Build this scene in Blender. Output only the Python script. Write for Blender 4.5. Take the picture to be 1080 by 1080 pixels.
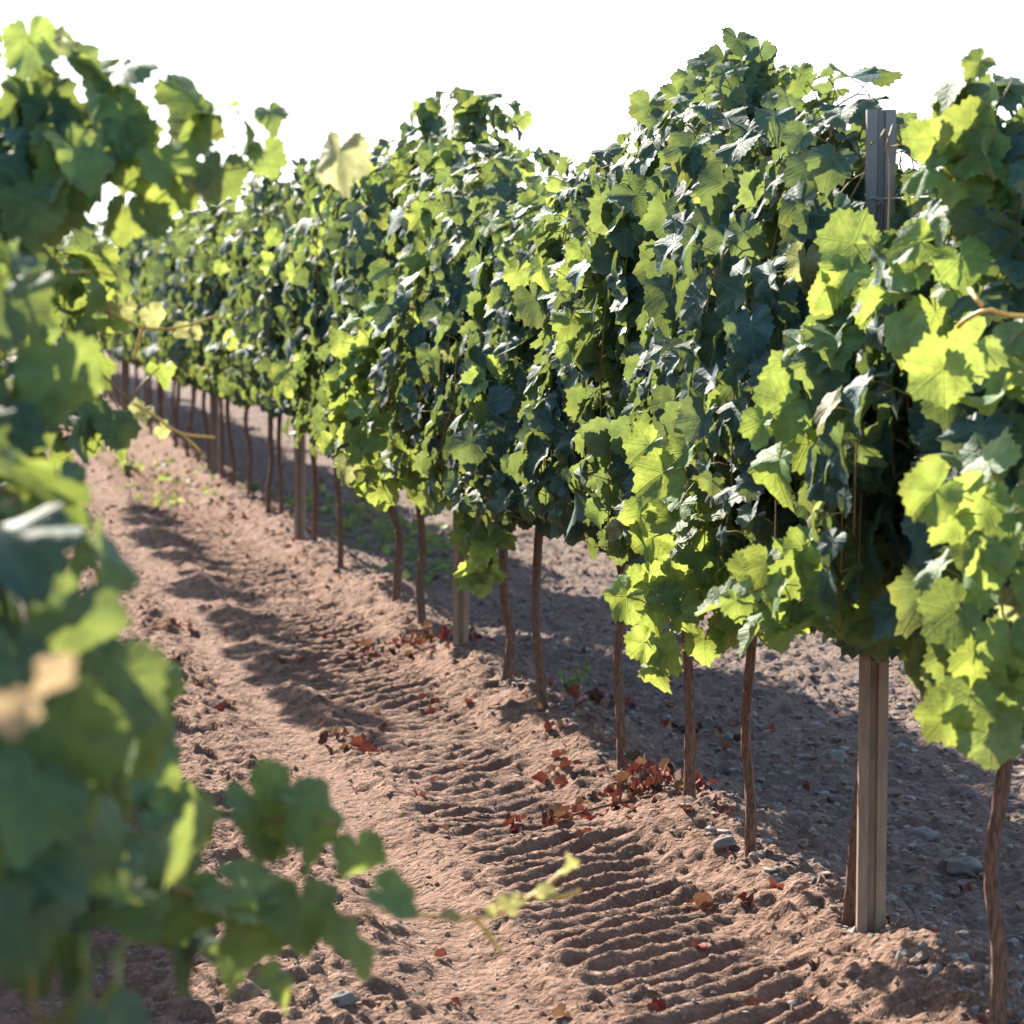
import bpy, bmesh, math, random
import numpy as np
from mathutils import Vector, Euler

# ------------------------------------------------------------------ clear
for o in list(bpy.data.objects):
    bpy.data.objects.remove(o, do_unlink=True)
S = bpy.context.scene
C = S.collection
R = math.radians

# ------------------------------------------------------------------ camera
YAW, PITCH, CAM_H, LENS = R(11.55), R(4.76), 1.53, 100.0
cam_data = bpy.data.cameras.new('camera')
cam = bpy.data.objects.new('camera', cam_data)
C.objects.link(cam)
cam_data.lens, cam_data.sensor_width = LENS, 36.0
cam_data.clip_start, cam_data.clip_end = 0.05, 6000.0
cam.location = (0, 0, CAM_H)
cam.rotation_euler = Euler((R(90) - PITCH, 0, -YAW), 'XYZ')
cam_data.dof.use_dof = True
cam_data.dof.focus_distance = 7.6
cam_data.dof.aperture_fstop = 5.8
S.camera = cam

# ------------------------------------------------------------------ sky, sun, exposure
SUN_EL, SUN_AZ = R(33), R(-17.5)          # azimuth measured from +Y, negative = towards -X
world = bpy.data.worlds.new('World')
S.world = world
world.use_nodes = True
wt = world.node_tree
sky = wt.nodes.new('ShaderNodeTexSky')
sky.sky_type = 'NISHITA'
sky.sun_disc = False
sky.sun_elevation, sky.sun_rotation = SUN_EL, SUN_AZ
sky.air_density, sky.dust_density, sky.ozone_density = 1.0, 0.9, 1.0
# bright thin haze veiling the lower sky
tcw = wt.nodes.new('ShaderNodeTexCoord'); spw = wt.nodes.new('ShaderNodeSeparateXYZ')
wt.links.new(tcw.outputs['Generated'], spw.inputs[0])
mrw = wt.nodes.new('ShaderNodeMapRange'); mrw.interpolation_type = 'SMOOTHSTEP'
mrw.inputs[1].default_value, mrw.inputs[2].default_value, mrw.inputs[3].default_value, mrw.inputs[4].default_value = 0.02, 0.55, 0.86, 0.0
wt.links.new(spw.outputs[2], mrw.inputs[0])
mxw = wt.nodes.new('ShaderNodeMix'); mxw.data_type = 'RGBA'
mry = wt.nodes.new('ShaderNodeMapRange')      # the veil lies on the sun's side of the sky
mry.inputs[1].default_value, mry.inputs[2].default_value = -0.5, 0.7
wt.links.new(spw.outputs[1], mry.inputs[0])
mlw = wt.nodes.new('ShaderNodeMath'); mlw.operation = 'MULTIPLY'
wt.links.new(mrw.outputs[0], mlw.inputs[0]); wt.links.new(mry.outputs[0], mlw.inputs[1])
wt.links.new(mlw.outputs[0], mxw.inputs[0]); wt.links.new(sky.outputs[0], mxw.inputs[6])
mxw.inputs[7].default_value = (5.2, 5.5, 5.9, 1)
wt.links.new(mxw.outputs[2], wt.nodes['Background'].inputs[0])
wt.nodes['Background'].inputs[1].default_value = 0.10
sl = bpy.data.lights.new('sun', 'SUN')
sl.energy, sl.angle, sl.color = 4.8, R(0.55), (1.0, 0.91, 0.78)
sun = bpy.data.objects.new('sun', sl)
C.objects.link(sun)
SUN_DIR = Vector((math.sin(SUN_AZ) * math.cos(SUN_EL), math.cos(SUN_AZ) * math.cos(SUN_EL), math.sin(SUN_EL)))
sun.rotation_euler = SUN_DIR.to_track_quat('Z', 'Y').to_euler()
S.view_settings.view_transform = 'Standard'
S.view_settings.look = 'None'
S.view_settings.gamma = 1.0
S.view_settings.use_curve_mapping = False
S.view_settings.exposure = 2.2
S.cycles.max_bounces = 8
S.cycles.transmission_bounces = 6
S.cycles.diffuse_bounces = 4
S.cycles.use_adaptive_sampling = True

# ------------------------------------------------------------------ small helpers
rng = np.random.default_rng(7)
rnd = random.Random(7)
F_PX = LENS / 36.0 * 1080
cam_m = cam.rotation_euler.to_matrix()
ROW_X = 2.1            # the long row on the right
LEFT_X = -0.34         # the row the camera looks along
HID_X = 4.75           # the next row, behind


def at(px, py, d):
    """a point of the place, read off the photograph at a measured distance"""
    v = cam_m @ Vector(((px - 540) / F_PX * d, -(py - 540) / F_PX * d, -d))
    return np.array(v) + np.array((0, 0, CAM_H))


cam_inv = cam_m.transposed()


def project(p):
    q = cam_inv @ (Vector(p) - Vector((0, 0, CAM_H)))
    return 540 + F_PX * q.x / -q.z, 540 - F_PX * q.y / -q.z


def row_y(px, x=ROW_X):
    """where along the row a foot seen in that column of the photograph stands"""
    a, b = 3.0, 120.0
    for _ in range(60):
        m = (a + b) / 2
        if project((x, m, 0))[0] > px: a = m
        else: b = m
    return a


def link(name, mesh, parent=None):
    o = bpy.data.objects.new(name, mesh)
    C.objects.link(o)
    if parent is not None:
        o.parent = parent
    return o


def tag(o, label=None, cat=None, group=None, kind=None):
    if label: o['label'] = label
    if cat: o['category'] = cat
    if group: o['group'] = group
    if kind: o['kind'] = kind
    return o


def empty(name, loc):
    o = bpy.data.objects.new(name, None)
    C.objects.link(o)
    o.location = loc
    o.empty_display_size = 0.2
    return o


def raw_mesh(name, verts, faces, mat, smooth=True, col=None, uv=None):
    """verts (n,3), faces (m,k) numpy arrays -> mesh; col (n,3) point colours; uv (n,2) per vertex"""
    me = bpy.data.meshes.new(name)
    verts = np.ascontiguousarray(verts, dtype=np.float32)
    faces = np.ascontiguousarray(faces, dtype=np.int32)
    n, (m, k) = len(verts), faces.shape
    me.vertices.add(n)
    me.vertices.foreach_set('co', verts.ravel())
    me.loops.add(m * k)
    me.loops.foreach_set('vertex_index', faces.ravel())
    me.polygons.add(m)
    me.polygons.foreach_set('loop_start', np.arange(0, m * k, k, dtype=np.int32))
    me.polygons.foreach_set('loop_total', np.full(m, k, dtype=np.int32))
    me.polygons.foreach_set('use_smooth', np.full(m, smooth, dtype=bool))
    if uv is not None:
        l = me.uv_layers.new(name='UVMap')
        l.data.foreach_set('uv', np.ascontiguousarray(uv[faces.ravel()], dtype=np.float32).ravel())
    if col is not None:
        a = me.color_attributes.new(name='tint', type='FLOAT_COLOR', domain='POINT')
        c4 = np.ones((n, 4), dtype=np.float32)
        c4[:, :3] = col
        a.data.foreach_set('color', c4.ravel())
    me.materials.append(mat)
    me.update(calc_edges=True)
    return me


def hash2(i, j, seed):
    h = (i.astype(np.int64) * 374761393 + j.astype(np.int64) * 668265263 + seed * 974711) & 0x7fffffff
    h = ((h ^ (h >> 13)) * 1274126177) & 0x7fffffff
    h = h ^ (h >> 16)
    return (h & 0xffff) / 65535.0


def vnoise(x, y, seed=0):
    xi, yi = np.floor(x), np.floor(y)
    fx, fy = x - xi, y - yi
    fx, fy = fx * fx * (3 - 2 * fx), fy * fy * (3 - 2 * fy)
    a, b = hash2(xi, yi, seed), hash2(xi + 1, yi, seed)
    c, d = hash2(xi, yi + 1, seed), hash2(xi + 1, yi + 1, seed)
    return (a * (1 - fx) + b * fx) * (1 - fy) + (c * (1 - fx) + d * fx) * fy - 0.5


# ------------------------------------------------------------------ materials
def new_mat(name):
    m = bpy.data.materials.new(name)
    m.use_nodes = True
    return m, m.node_tree, m.node_tree.nodes, m.node_tree.links


def math_node(N, L, op, a, b=None, clamp=False):
    n = N.new('ShaderNodeMath')
    n.operation = op
    n.use_clamp = clamp
    for i, v in enumerate((a, b)):
        if v is None: continue
        if isinstance(v, (int, float)): n.inputs[i].default_value = v
        else: L.new(v, n.inputs[i])
    return n.outputs[0]


def mix_col(N, L, fac, a, b, mode='MIX'):
    n = N.new('ShaderNodeMix')
    n.data_type = 'RGBA'
    n.blend_type = mode
    for sock, v in ((n.inputs[0], fac), (n.inputs[6], a), (n.inputs[7], b)):
        if isinstance(v, (int, float)): sock.default_value = v
        elif isinstance(v, tuple): sock.default_value = (*v, 1)
        else: L.new(v, sock)
    return n.outputs[2]


def leaf_material(name='vine_leaf', gain=(6.6, 5.0, 2.2), thin=.25, rough=.62):
    m, t, N, L = new_mat(name)
    for n in list(N): N.remove(n)
    out = N.new('ShaderNodeOutputMaterial')
    at_ = N.new('ShaderNodeAttribute'); at_.attribute_name = 'tint'
    uv = N.new('ShaderNodeUVMap'); uv.uv_map = 'UVMap'
    sep = N.new('ShaderNodeSeparateXYZ'); L.new(uv.outputs[0], sep.inputs[0])
    ax = math_node(N, L, 'ABSOLUTE', sep.outputs[0])
    y = sep.outputs[1]
    # five main veins: distance to rays leaving the petiole
    dmin = ax
    for ang in (50, 104):
        s, c = math.sin(R(ang)), math.cos(R(ang))
        d = math_node(N, L, 'ABSOLUTE', math_node(N, L, 'SUBTRACT', math_node(N, L, 'MULTIPLY', ax, c), math_node(N, L, 'MULTIPLY', y, s)))
        dmin = math_node(N, L, 'MINIMUM', dmin, d)
    # side veins running off the midrib
    sv = math_node(N, L, 'ABSOLUTE', math_node(N, L, 'SUBTRACT', math_node(N, L, 'FRACT', math_node(N, L, 'MULTIPLY', math_node(N, L, 'SUBTRACT', y, math_node(N, L, 'MULTIPLY', ax, 0.75)), 5.5)), 0.5))
    main = math_node(N, L, 'SUBTRACT', 1.0, math_node(N, L, 'MULTIPLY', dmin, 36.0), True)
    side = math_node(N, L, 'MULTIPLY', math_node(N, L, 'SUBTRACT', 1.0, math_node(N, L, 'MULTIPLY', sv, 9.0), True), 0.45)
    vein = math_node(N, L, 'MAXIMUM', main, side)
    tc = N.new('ShaderNodeTexCoord')
    nz = N.new('ShaderNodeTexNoise'); nz.inputs['Scale'].default_value = 38; nz.inputs['Detail'].default_value = 3
    L.new(tc.outputs['Object'], nz.inputs['Vector'])
    mott = N.new('ShaderNodeMapRange'); mott.inputs[1].default_value = .3; mott.inputs[2].default_value = .7
    mott.inputs[3].default_value = .78; mott.inputs[4].default_value = 1.22
    L.new(nz.outputs[0], mott.inputs[0])
    comb = N.new('ShaderNodeCombineColor')
    for i in range(3): L.new(mott.outputs[0], comb.inputs[i])
    c1 = mix_col(N, L, 1.0, at_.outputs['Color'], comb.outputs[0], 'MULTIPLY')
    c2 = mix_col(N, L, math_node(N, L, 'MULTIPLY', vein, 0.35 if thin > .2 else .1), c1, (0.20, 0.27, 0.09))
    geo = N.new('ShaderNodeNewGeometry')
    pale = mix_col(N, L, 0.35 if thin > .2 else .12, c2, (0.12, 0.19, 0.12))
    refl = mix_col(N, L, geo.outputs['Backfacing'], c2, pale)
    bump = N.new('ShaderNodeBump'); bump.inputs['Strength'].default_value = 0.5; bump.inputs['Distance'].default_value = 0.004
    bz = N.new('ShaderNodeTexNoise'); bz.inputs['Scale'].default_value = 95; bz.inputs['Detail'].default_value = 2
    L.new(tc.outputs['Object'], bz.inputs['Vector'])
    L.new(math_node(N, L, 'SUBTRACT', bz.outputs[0], math_node(N, L, 'MULTIPLY', vein, 0.55)), bump.inputs['Height'])
    p = N.new('ShaderNodeBsdfPrincipled')
    L.new(refl, p.inputs['Base Color']); L.new(bump.outputs[0], p.inputs['Normal'])
    p.inputs['Roughness'].default_value = rough
    p.inputs['Specular IOR Level'].default_value = 0.20
    tr = N.new('ShaderNodeBsdfTranslucent')
    # withered leaves (red as strong as green) let a paler, creamier light through
    sc_ = N.new('ShaderNodeSeparateColor'); L.new(at_.outputs['Color'], sc_.inputs[0])
    tcol = mix_col(N, L, 1.0, c1, gain, 'MULTIPLY')
    if thin > .2:     # light that has passed through a blade is yellow-green whatever skylight blue is put into its face colour
        sg = N.new('ShaderNodeSeparateColor'); L.new(c1, sg.inputs[0])
        cg = N.new('ShaderNodeCombineColor')
        for i, k_ in enumerate((4.35, 5.0, .95)): L.new(math_node(N, L, 'MULTIPLY', sg.outputs[1], k_), cg.inputs[i])
        tcol = mix_col(N, L, .75, tcol, cg.outputs[0])
    wf = math_node(N, L, 'MULTIPLY', math_node(N, L, 'SUBTRACT', math_node(N, L, 'DIVIDE', sc_.outputs[0], sc_.outputs[1]), .85), 7.0, True)
    tcol = mix_col(N, L, wf, tcol, mix_col(N, L, 1.0, c1, (gain[0] * .62, gain[1] * .9, 4.0 if thin > .2 else 1.), 'MULTIPLY'))
    tcol = mix_col(N, L, math_node(N, L, 'MULTIPLY', vein, 0.30 if thin > .2 else 0), tcol, (0.16, 0.24, 0.02))
    L.new(tcol, tr.inputs['Color'])
    L.new(bump.outputs[0], tr.inputs['Normal'])
    mx = N.new('ShaderNodeMixShader'); mx.inputs[0].default_value = thin
    L.new(p.outputs[0], mx.inputs[1]); L.new(tr.outputs[0], mx.inputs[2])
    L.new(mx.outputs[0], out.inputs[0])
    return m


def noise_mat(name, c1, c2, scale=20, rough=.8, bump=.4, dist=.01, stretch=(1, 1, 1), tint=False, spec=.3, detail=5):
    m, t, N, L = new_mat(name)
    p = N['Principled BSDF']
    tc = N.new('ShaderNodeTexCoord')
    mp = N.new('ShaderNodeMapping'); mp.inputs['Scale'].default_value = stretch
    L.new(tc.outputs['Object'], mp.inputs[0])
    nz = N.new('ShaderNodeTexNoise'); nz.inputs['Scale'].default_value = scale; nz.inputs['Detail'].default_value = detail
    L.new(mp.outputs[0], nz.inputs['Vector'])
    ramp = N.new('ShaderNodeMapRange'); ramp.inputs[1].default_value = .3; ramp.inputs[2].default_value = .7
    L.new(nz.outputs[0], ramp.inputs[0])
    col = mix_col(N, L, ramp.outputs[0], c1, c2)
    if tint:
        a = N.new('ShaderNodeAttribute'); a.attribute_name = 'tint'
        col = mix_col(N, L, 1.0, col, a.outputs['Color'], 'MULTIPLY')
    L.new(col, p.inputs['Base Color'])
    b = N.new('ShaderNodeBump'); b.inputs['Strength'].default_value = bump; b.inputs['Distance'].default_value = dist
    L.new(nz.outputs[0], b.inputs['Height']); L.new(b.outputs[0], p.inputs['Normal'])
    p.inputs['Roughness'].default_value = rough
    p.inputs['Specular IOR Level'].default_value = spec
    return m


def soil_material():
    m, t, N, L = new_mat('soil')
    p = N['Principled BSDF']
    tc = N.new('ShaderNodeTexCoord')
    def noise(s, d=4, r=.6):
        n = N.new('ShaderNodeTexNoise'); n.inputs['Scale'].default_value = s; n.inputs['Detail'].default_value = d
        n.inputs['Roughness'].default_value = r
        L.new(tc.outputs['Object'], n.inputs['Vector']); return n.outputs[0]
    def rng_(v, a, b, lo=0., hi=1.):
        n = N.new('ShaderNodeMapRange'); n.inputs[1].default_value = a; n.inputs[2].default_value = b
        n.inputs[3].default_value = lo; n.inputs[4].default_value = hi
        L.new(v, n.inputs[0]); return n.outputs[0]
    big, mid, fine = noise(1.6), noise(14, 5), noise(75, 4)
    c = mix_col(N, L, rng_(big, .35, .65), (0.150, 0.086, 0.061), (0.205, 0.124, 0.089))
    c = mix_col(N, L, rng_(mid, .38, .68), c, (0.110, 0.058, 0.038))
    c = mix_col(N, L, rng_(fine, .52, .75, 0, .75), c, (0.30, 0.21, 0.155))
    sx = N.new('ShaderNodeSeparateXYZ'); L.new(tc.outputs['Object'], sx.inputs[0])
    wx = math_node(N, L, 'ADD', sx.outputs[0], math_node(N, L, 'MULTIPLY', big, .5))
    c = mix_col(N, L, rng_(wx, 2.35, 2.75, 0, .65), c, (0.135, 0.105, 0.090))   # stonier ground beyond the bank, greyed in colour for the row's shade
    L.new(c, p.inputs['Base Color'])
    vor = N.new('ShaderNodeTexVoronoi'); vor.inputs['Scale'].default_value = 42
    L.new(tc.outputs['Object'], vor.inputs['Vector'])
    h = math_node(N, L, 'ADD', math_node(N, L, 'MULTIPLY', fine, .8), math_node(N, L, 'MULTIPLY', vor.outputs['Distance'], -.5))
    h = math_node(N, L, 'ADD', h, math_node(N, L, 'MULTIPLY', mid, 1.2))
    b = N.new('ShaderNodeBump'); b.inputs['Strength'].default_value = 1.0; b.inputs['Distance'].default_value = .022
    L.new(h, b.inputs['Height']); L.new(b.outputs[0], p.inputs['Normal'])
    p.inputs['Roughness'].default_value = .95
    p.inputs['Specular IOR Level'].default_value = .15
    return m


M_LEAF = leaf_material()
M_DRY = leaf_material('dry_leaf', (1.5, 1.2, 1.0), .15, .75)
M_SOIL = soil_material()
M_BARK = noise_mat('vine_bark', (.25, .135, .09), (.07, .038, .027), 34, .9, 1.0, .022, (6, 6, 1.1))
M_CANE = noise_mat('green_cane', (.22, .17, .06), (.20, .11, .045), 14, .6, .2, .003)
M_GOLD = noise_mat('golden_cane', (.62, .40, .08), (.50, .27, .06), 14, .5, .2, .003)
M_POST = noise_mat('weathered_shaded_steel_post', (.235, .16, .11), (.14, .10, .075), 16, .6, .25, .003, (4, 4, .8), spec=.4)
M_WIRE = noise_mat('galvanised_wire', (.30, .29, .28), (.2, .19, .18), 60, .45, .1, .001, spec=.5)
M_STONE = noise_mat('stone', (.85, .85, .85), (.6, .6, .6), 30, .9, .4, .006, tint=True)
M_GRAPE = noise_mat('unripe_grape', (.10, .13, .035), (.06, .085, .025), 60, .4, .05, .001, spec=.5)
M_HILL = noise_mat('hill', (.06, .08, .05), (.10, .10, .06), .02, .95, .1, .1)

def unlit_grey_top(m):  # weathered brown greyed upwards in the colour for the post's unlit top
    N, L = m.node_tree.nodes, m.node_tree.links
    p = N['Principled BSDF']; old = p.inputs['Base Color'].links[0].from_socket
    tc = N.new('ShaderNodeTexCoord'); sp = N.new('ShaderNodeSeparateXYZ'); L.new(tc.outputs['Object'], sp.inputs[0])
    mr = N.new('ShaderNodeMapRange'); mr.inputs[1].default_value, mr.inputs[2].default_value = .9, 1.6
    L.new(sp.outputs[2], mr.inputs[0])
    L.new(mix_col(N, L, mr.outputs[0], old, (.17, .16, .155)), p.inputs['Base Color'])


unlit_grey_top(M_POST)

# ------------------------------------------------------------------ the ground: one sheet to the horizon
def ground_h(X, Y):
    near = np.clip((70 - Y) / 40, 0, 1) * np.clip((X + 3) / 2, 0, 1) * np.clip((9 - X) / 3, 0, 1)
    h = -0.055 + 0 * X
    wob = vnoise(X * .0 + 3.3, Y * .55, 5) * .06
    h = h + .075 * np.exp(-((X - ROW_X - .02 - wob) / .21) ** 2) * (1 + 1.1 * vnoise(X * 2.2, Y * 2.6, 9))
    h = h + .07 * np.exp(-((X - LEFT_X) / .3) ** 2) * (1 + .8 * vnoise(X * 2, Y * 2.2, 19))
    h = h + .06 * np.exp(-((X - HID_X) / .3) ** 2)
    # wheel track beside the row, pressed in and combed by the tyre lugs
    tx = 1.66 + wob * .5
    tr = np.clip(1 - np.abs((X - tx) / .27) ** 4, 0, 1)
    ph = (Y - (X - tx) * .55 + vnoise(X * 5, Y * 5, 31) * .028) / .105
    lug = np.abs((ph % 1.0) - .5) * 2
    lug = lug ** .7
    amp = .046 * np.clip(.85 + .9 * vnoise(X * 1.6, Y * 1.1, 33) + .3 * np.clip((8.6 - Y) / 2, 0, 1), .6, 1.15)
    h = h + near * tr * (-.030 + amp * (lug - .3) * (1 + .9 * vnoise(X * 6, Y * 6, 35)))
    # smoother old rut and its crumbling bank
    t2 = np.clip(1 - np.abs((X - 1.18 - wob) / .17) ** 2, 0, 1)
    h = h - near * t2 * .028
    t3 = np.clip(1 - np.abs((X - .42) / .20) ** 2, 0, 1)
    h = h - near * t3 * .025
    smooth = 1 - .62 * np.maximum(tr, t2)
    gr = np.clip((X - 2.2) / .3, 0, 1)
    n = .045 * vnoise(X * 1.7, Y * 1.7, 1) + .026 * vnoise(X * 5, Y * 5, 2) * (1 - .7 * tr)
    n2 = .020 * vnoise(X * 13, Y * 13, 3) + .024 * vnoise(X * 27, Y * 27, 4) + .020 * vnoise(X * 44, Y * 44, 14)
    # crumbled lumps: peaks only
    lump = np.maximum(0, vnoise(X * 19, Y * 19, 6) - .22) * np.where(X < 1.25, .13, .07)
    return h + near * (n + smooth * (n2 + lump))


xs = np.concatenate([-np.geomspace(2500, 1.3, 26), np.arange(-1.0, .2, .05), np.arange(.2, 3.6, .0125), np.arange(3.6, 6, .035), np.geomspace(6.1, 2500, 30)])
ysl = [4.6]
while ysl[-1] < 48: ysl.append(ysl[-1] + max(.0105, ysl[-1] * .0019))
ys = np.concatenate([np.linspace(-60, 4, 40), np.array(ysl), np.geomspace(50, 4500, 40)])
GX, GY = np.meshgrid(xs, ys)
GZ = ground_h(GX, GY)
nx, ny = len(xs), len(ys)
ii = np.arange(nx * ny).reshape(ny, nx)
gf = np.stack([ii[:-1, :-1], ii[:-1, 1:], ii[1:, 1:], ii[1:, :-1]], -1).reshape(-1, 4)
ground = link('ground', raw_mesh('ground', np.stack([GX, GY, GZ], -1).reshape(-1, 3), gf, M_SOIL))
tag(ground, 'reddish tilled vineyard soil with tyre tracks', 'ground', kind='structure')


def gz(x, y):
    return float(ground_h(np.array([float(x)]), np.array([float(y)]))[0])


# ------------------------------------------------------------------ leaves
def leaf_outline(th, teeth, lobes, seed):
    """radius of a vine leaf at angle th (0 = tip)"""
    r_ = random.Random(seed)
    key = [(0, 1.0), (13, .93), (26, .86 - lobes * .13), (40, .90 - lobes * .03), (52, .93 + r_.uniform(-.05, .05)), (66, .85 - lobes * .05), (80, .76 - lobes * .09), (104, .80 + r_.uniform(-.05, .05)),
           (130, .70), (152, .62), (168, .46), (180, .10)]
    a = np.abs(np.degrees(th))
    r = np.interp(a, [k[0] for k in key], [k[1] for k in key])
    return r


def make_leaf(kind, seed):
    """returns verts (n,3), tris (m,3), uv; origin at the petiole, tip along +Y, face +Z"""
    r_ = random.Random(seed)
    lobes = r_.uniform(.3, 1.3)
    if kind == 'high': n, inner = 46, True
    elif kind == 'mid': n, inner = 26, True
    else: n, inner = 13, False
    th = np.linspace(-math.pi, math.pi, n, endpoint=False) + math.pi / n * (1 if not inner else 0)
    r = leaf_outline(th, 0, lobes, seed)
    if kind != 'low':
        r = r * (1 + np.where(np.arange(n) % 2 == 0, .055, -.055) * (np.abs(th) < 2.9) * (1 if kind == 'high' else .7))
    r = r * (1 + np.array([r_.uniform(-.035, .035) for _ in range(n)]))
    ox, oy = r * np.sin(th), r * np.cos(th)
    pts = [np.stack([ox, oy], -1)]
    if inner:
        h = n // 2
        th2 = th[::2]
        r2 = np.minimum(leaf_outline(th2, 0, 0, seed) * .52, .5)
        pts.append(np.stack([r2 * np.sin(th2), r2 * np.cos(th2)], -1))
    pts.append(np.array([[0., 0.03]]))
    P = np.concatenate(pts)
    tris = []
    if inner:
        for i in range(h):
            o0, o1, o2 = 2 * i, 2 * i + 1, (2 * i + 2) % n
            i0, i1 = n + i, n + (i + 1) % h
            tris += [(o0, i0, o1), (o1, i0, i1), (o1, i1, o2), (i0, n + h, i1)]
    else:
        for i in range(n):
            tris.append((i, n, (i + 1) % n))
    x, y = P[:, 0], P[:, 1]
    rr = x * x + y * y
    ang = np.arctan2(x, y)
    z = -r_.uniform(.05, .42) * rr * .6 + r_.uniform(-.1, .45) * np.abs(x) - r_.uniform(0, .45) * np.clip(y, 0, 2) ** 2
    z = z + r_.uniform(.05, .12) * np.sin(ang * r_.choice((3, 4, 5)) + r_.uniform(0, 6)) * np.sqrt(rr)
    z = z + r_.uniform(-.15, .15) * x * y
    # pucker between the veins
    z = z + .035 * np.cos(ang * 7.2) * np.sqrt(rr)
    V = np.stack([x, y, z], -1)
    T = np.array(tris)
    # make the faces look up (+Z)
    a, b, c = V[T[:, 0]], V[T[:, 1]], V[T[:, 2]]
    flip = np.cross(b - a, c - a)[:, 2] < 0
    T[flip] = T[flip][:, ::-1]
    return V, T, P


LEAVES = {k: [make_leaf(k, 11 * i + 3) for i in range(10)] for k in ('high', 'mid', 'low')}


def unit(v):
    return v / np.maximum(np.linalg.norm(v, axis=-1, keepdims=True), 1e-9)


class Foliage:
    """collects leaves (position of petiole joint, face normal, tip direction, size, tint) and petioles"""
    def __init__(self, lod):
        self.lod, self.rows, self.pet, self.keep = lod, [], [], None

    def add(self, pos, nrm, tip, size, tint, node=None):
        if self.keep is not None and not self.keep(pos): return
        self.rows.append((pos, nrm, tip, size, tint))
        if node is not None: self.pet.append((node, pos))

    def mesh(self, name):
        n = len(self.rows)
        pos = np.array([r[0] for r in self.rows]); nrm = unit(np.array([r[1] for r in self.rows]))
        tip = np.array([r[2] for r in self.rows]); size = np.array([r[3] for r in self.rows]); tint = np.array([r[4] for r in self.rows])
        tip = unit(tip - nrm * (tip * nrm).sum(1, keepdims=True))
        side = np.cross(tip, nrm)
        pick = rng.integers(0, 10, n)
        sx = rng.uniform(.85, 1.12, n)
        VV, TT, UU, CC, off = [], [], [], [], 0
        for k in range(10):
            idx = np.where(pick == k)[0]
            if len(idx) == 0: continue
            V, T, P = LEAVES[self.lod][k]
            w = (V[None, :, 0, None] * side[idx][:, None, :] * sx[idx][:, None, None] + V[None, :, 1, None] * tip[idx][:, None, :]
                 + V[None, :, 2, None] * nrm[idx][:, None, :] * rng.uniform(.7, 2.1, len(idx))[:, None, None])
            w = w * size[idx][:, None, None] + pos[idx][:, None, :]
            m, nv = len(idx), len(V)
            VV.append(w.reshape(-1, 3))
            TT.append((T[None] + (np.arange(m) * nv)[:, None, None]).reshape(-1, 3) + off)
            UU.append(np.tile(P, (m, 1)))
            edge = np.clip((np.linalg.norm(P, axis=1) - .55) / .4, 0, 1)
            e = edge[None, :, None] * rng.choice([0, 0, 0, 0, 0, .35, .8], m)[:, None, None]
            cc = tint[idx][:, None, :] * (1 - e * .5) + np.array((.16, .12, .03)) * e * .5
            CC.append(cc.reshape(-1, 3))
            off += m * nv
        return raw_mesh(name, np.concatenate(VV), np.concatenate(TT), M_DRY if self.lod == 'dry' else M_LEAF, True, np.concatenate(CC), np.concatenate(UU))


def leaf_tint(age=.5):
    """age 0 = young tip leaf, 1 = old"""
    g = np.array((.023, .062, .050))
    young = np.array((.062, .112, .034))
    old = np.array((.017, .052, .054))  # mid and old tones hold the sky's blue sheen in their colour
    c = (g * (1 - abs(age - .5) * 2) + (young if age < .5 else old) * abs(age - .5) * 2)
    c = c * rnd.uniform(.78, 1.25) * np.array((rnd.uniform(.88, 1.14), 1, rnd.uniform(.85, 1.15)))
    if rnd.random() < .010: c = np.array((.135, .13, .055)) * rnd.uniform(.7, 1.2)
    return c


def rv(s=1.0):
    return np.array((rnd.gauss(0, s), rnd.gauss(0, s), rnd.gauss(0, s)))


def tube(paths, sides=6, bumpy=0.0):
    """paths: list of (points, radii) -> verts, quad faces (closed ends by a shrunk ring)"""
    V, Fc, off = [], [], 0
    for pts, rad in paths:
        pts = np.asarray(pts, float); n = len(pts)
        tg = unit(np.gradient(pts, axis=0))
        ref = np.array((0., 1, 0)) if abs(tg[0][2]) > .7 else np.array((0., 0, 1))
        u = unit(np.cross(tg, ref)); w = np.cross(tg, u)
        rad = np.broadcast_to(np.asarray(rad, float), (n,))
        a = np.linspace(0, 2 * math.pi, sides, endpoint=False)
        rr = rad[:, None] * np.ones((1, sides))
        if bumpy:
            lane = rng.uniform(-1, 1, sides)
            rr = rr * (1 + bumpy * (.6 * lane[None, :] + .5 * rng.uniform(-1, 1, (n, sides))))
        ring = pts[:, None, :] + rr[:, :, None] * (np.cos(a)[None, :, None] * u[:, None, :] + np.sin(a)[None, :, None] * w[:, None, :])
        V.append(ring.reshape(-1, 3))
        V.append(np.stack([pts[0], pts[-1]]))
        idx = np.arange(n * sides).reshape(n, sides) + off
        nxt = np.roll(idx, -1, axis=1)
        Fc.append(np.stack([idx[:-1], nxt[:-1], nxt[1:], idx[1:]], -1).reshape(-1, 4))
        c0, c1 = off + n * sides, off + n * sides + 1
        Fc.append(np.stack([nxt[0], idx[0], np.full(sides, c0), np.full(sides, c0)], -1))
        Fc.append(np.stack([idx[-1], nxt[-1], np.full(sides, c1), np.full(sides, c1)], -1))
        off += n * sides + 2
    return np.concatenate(V), np.concatenate(Fc)


def tube_mesh(name, paths, mat, sides=6, bumpy=0.0):
    v, f = tube(paths, sides, bumpy)
    deg = f[:, 2] == f[:, 3]
    me = bpy.data.meshes.new(name)
    me.from_pydata(v.tolist(), [], f[~deg].tolist() + f[deg][:, :3].tolist())
    me.polygons.foreach_set('use_smooth', [True] * len(me.polygons))
    me.materials.append(mat)
    return me


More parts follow.
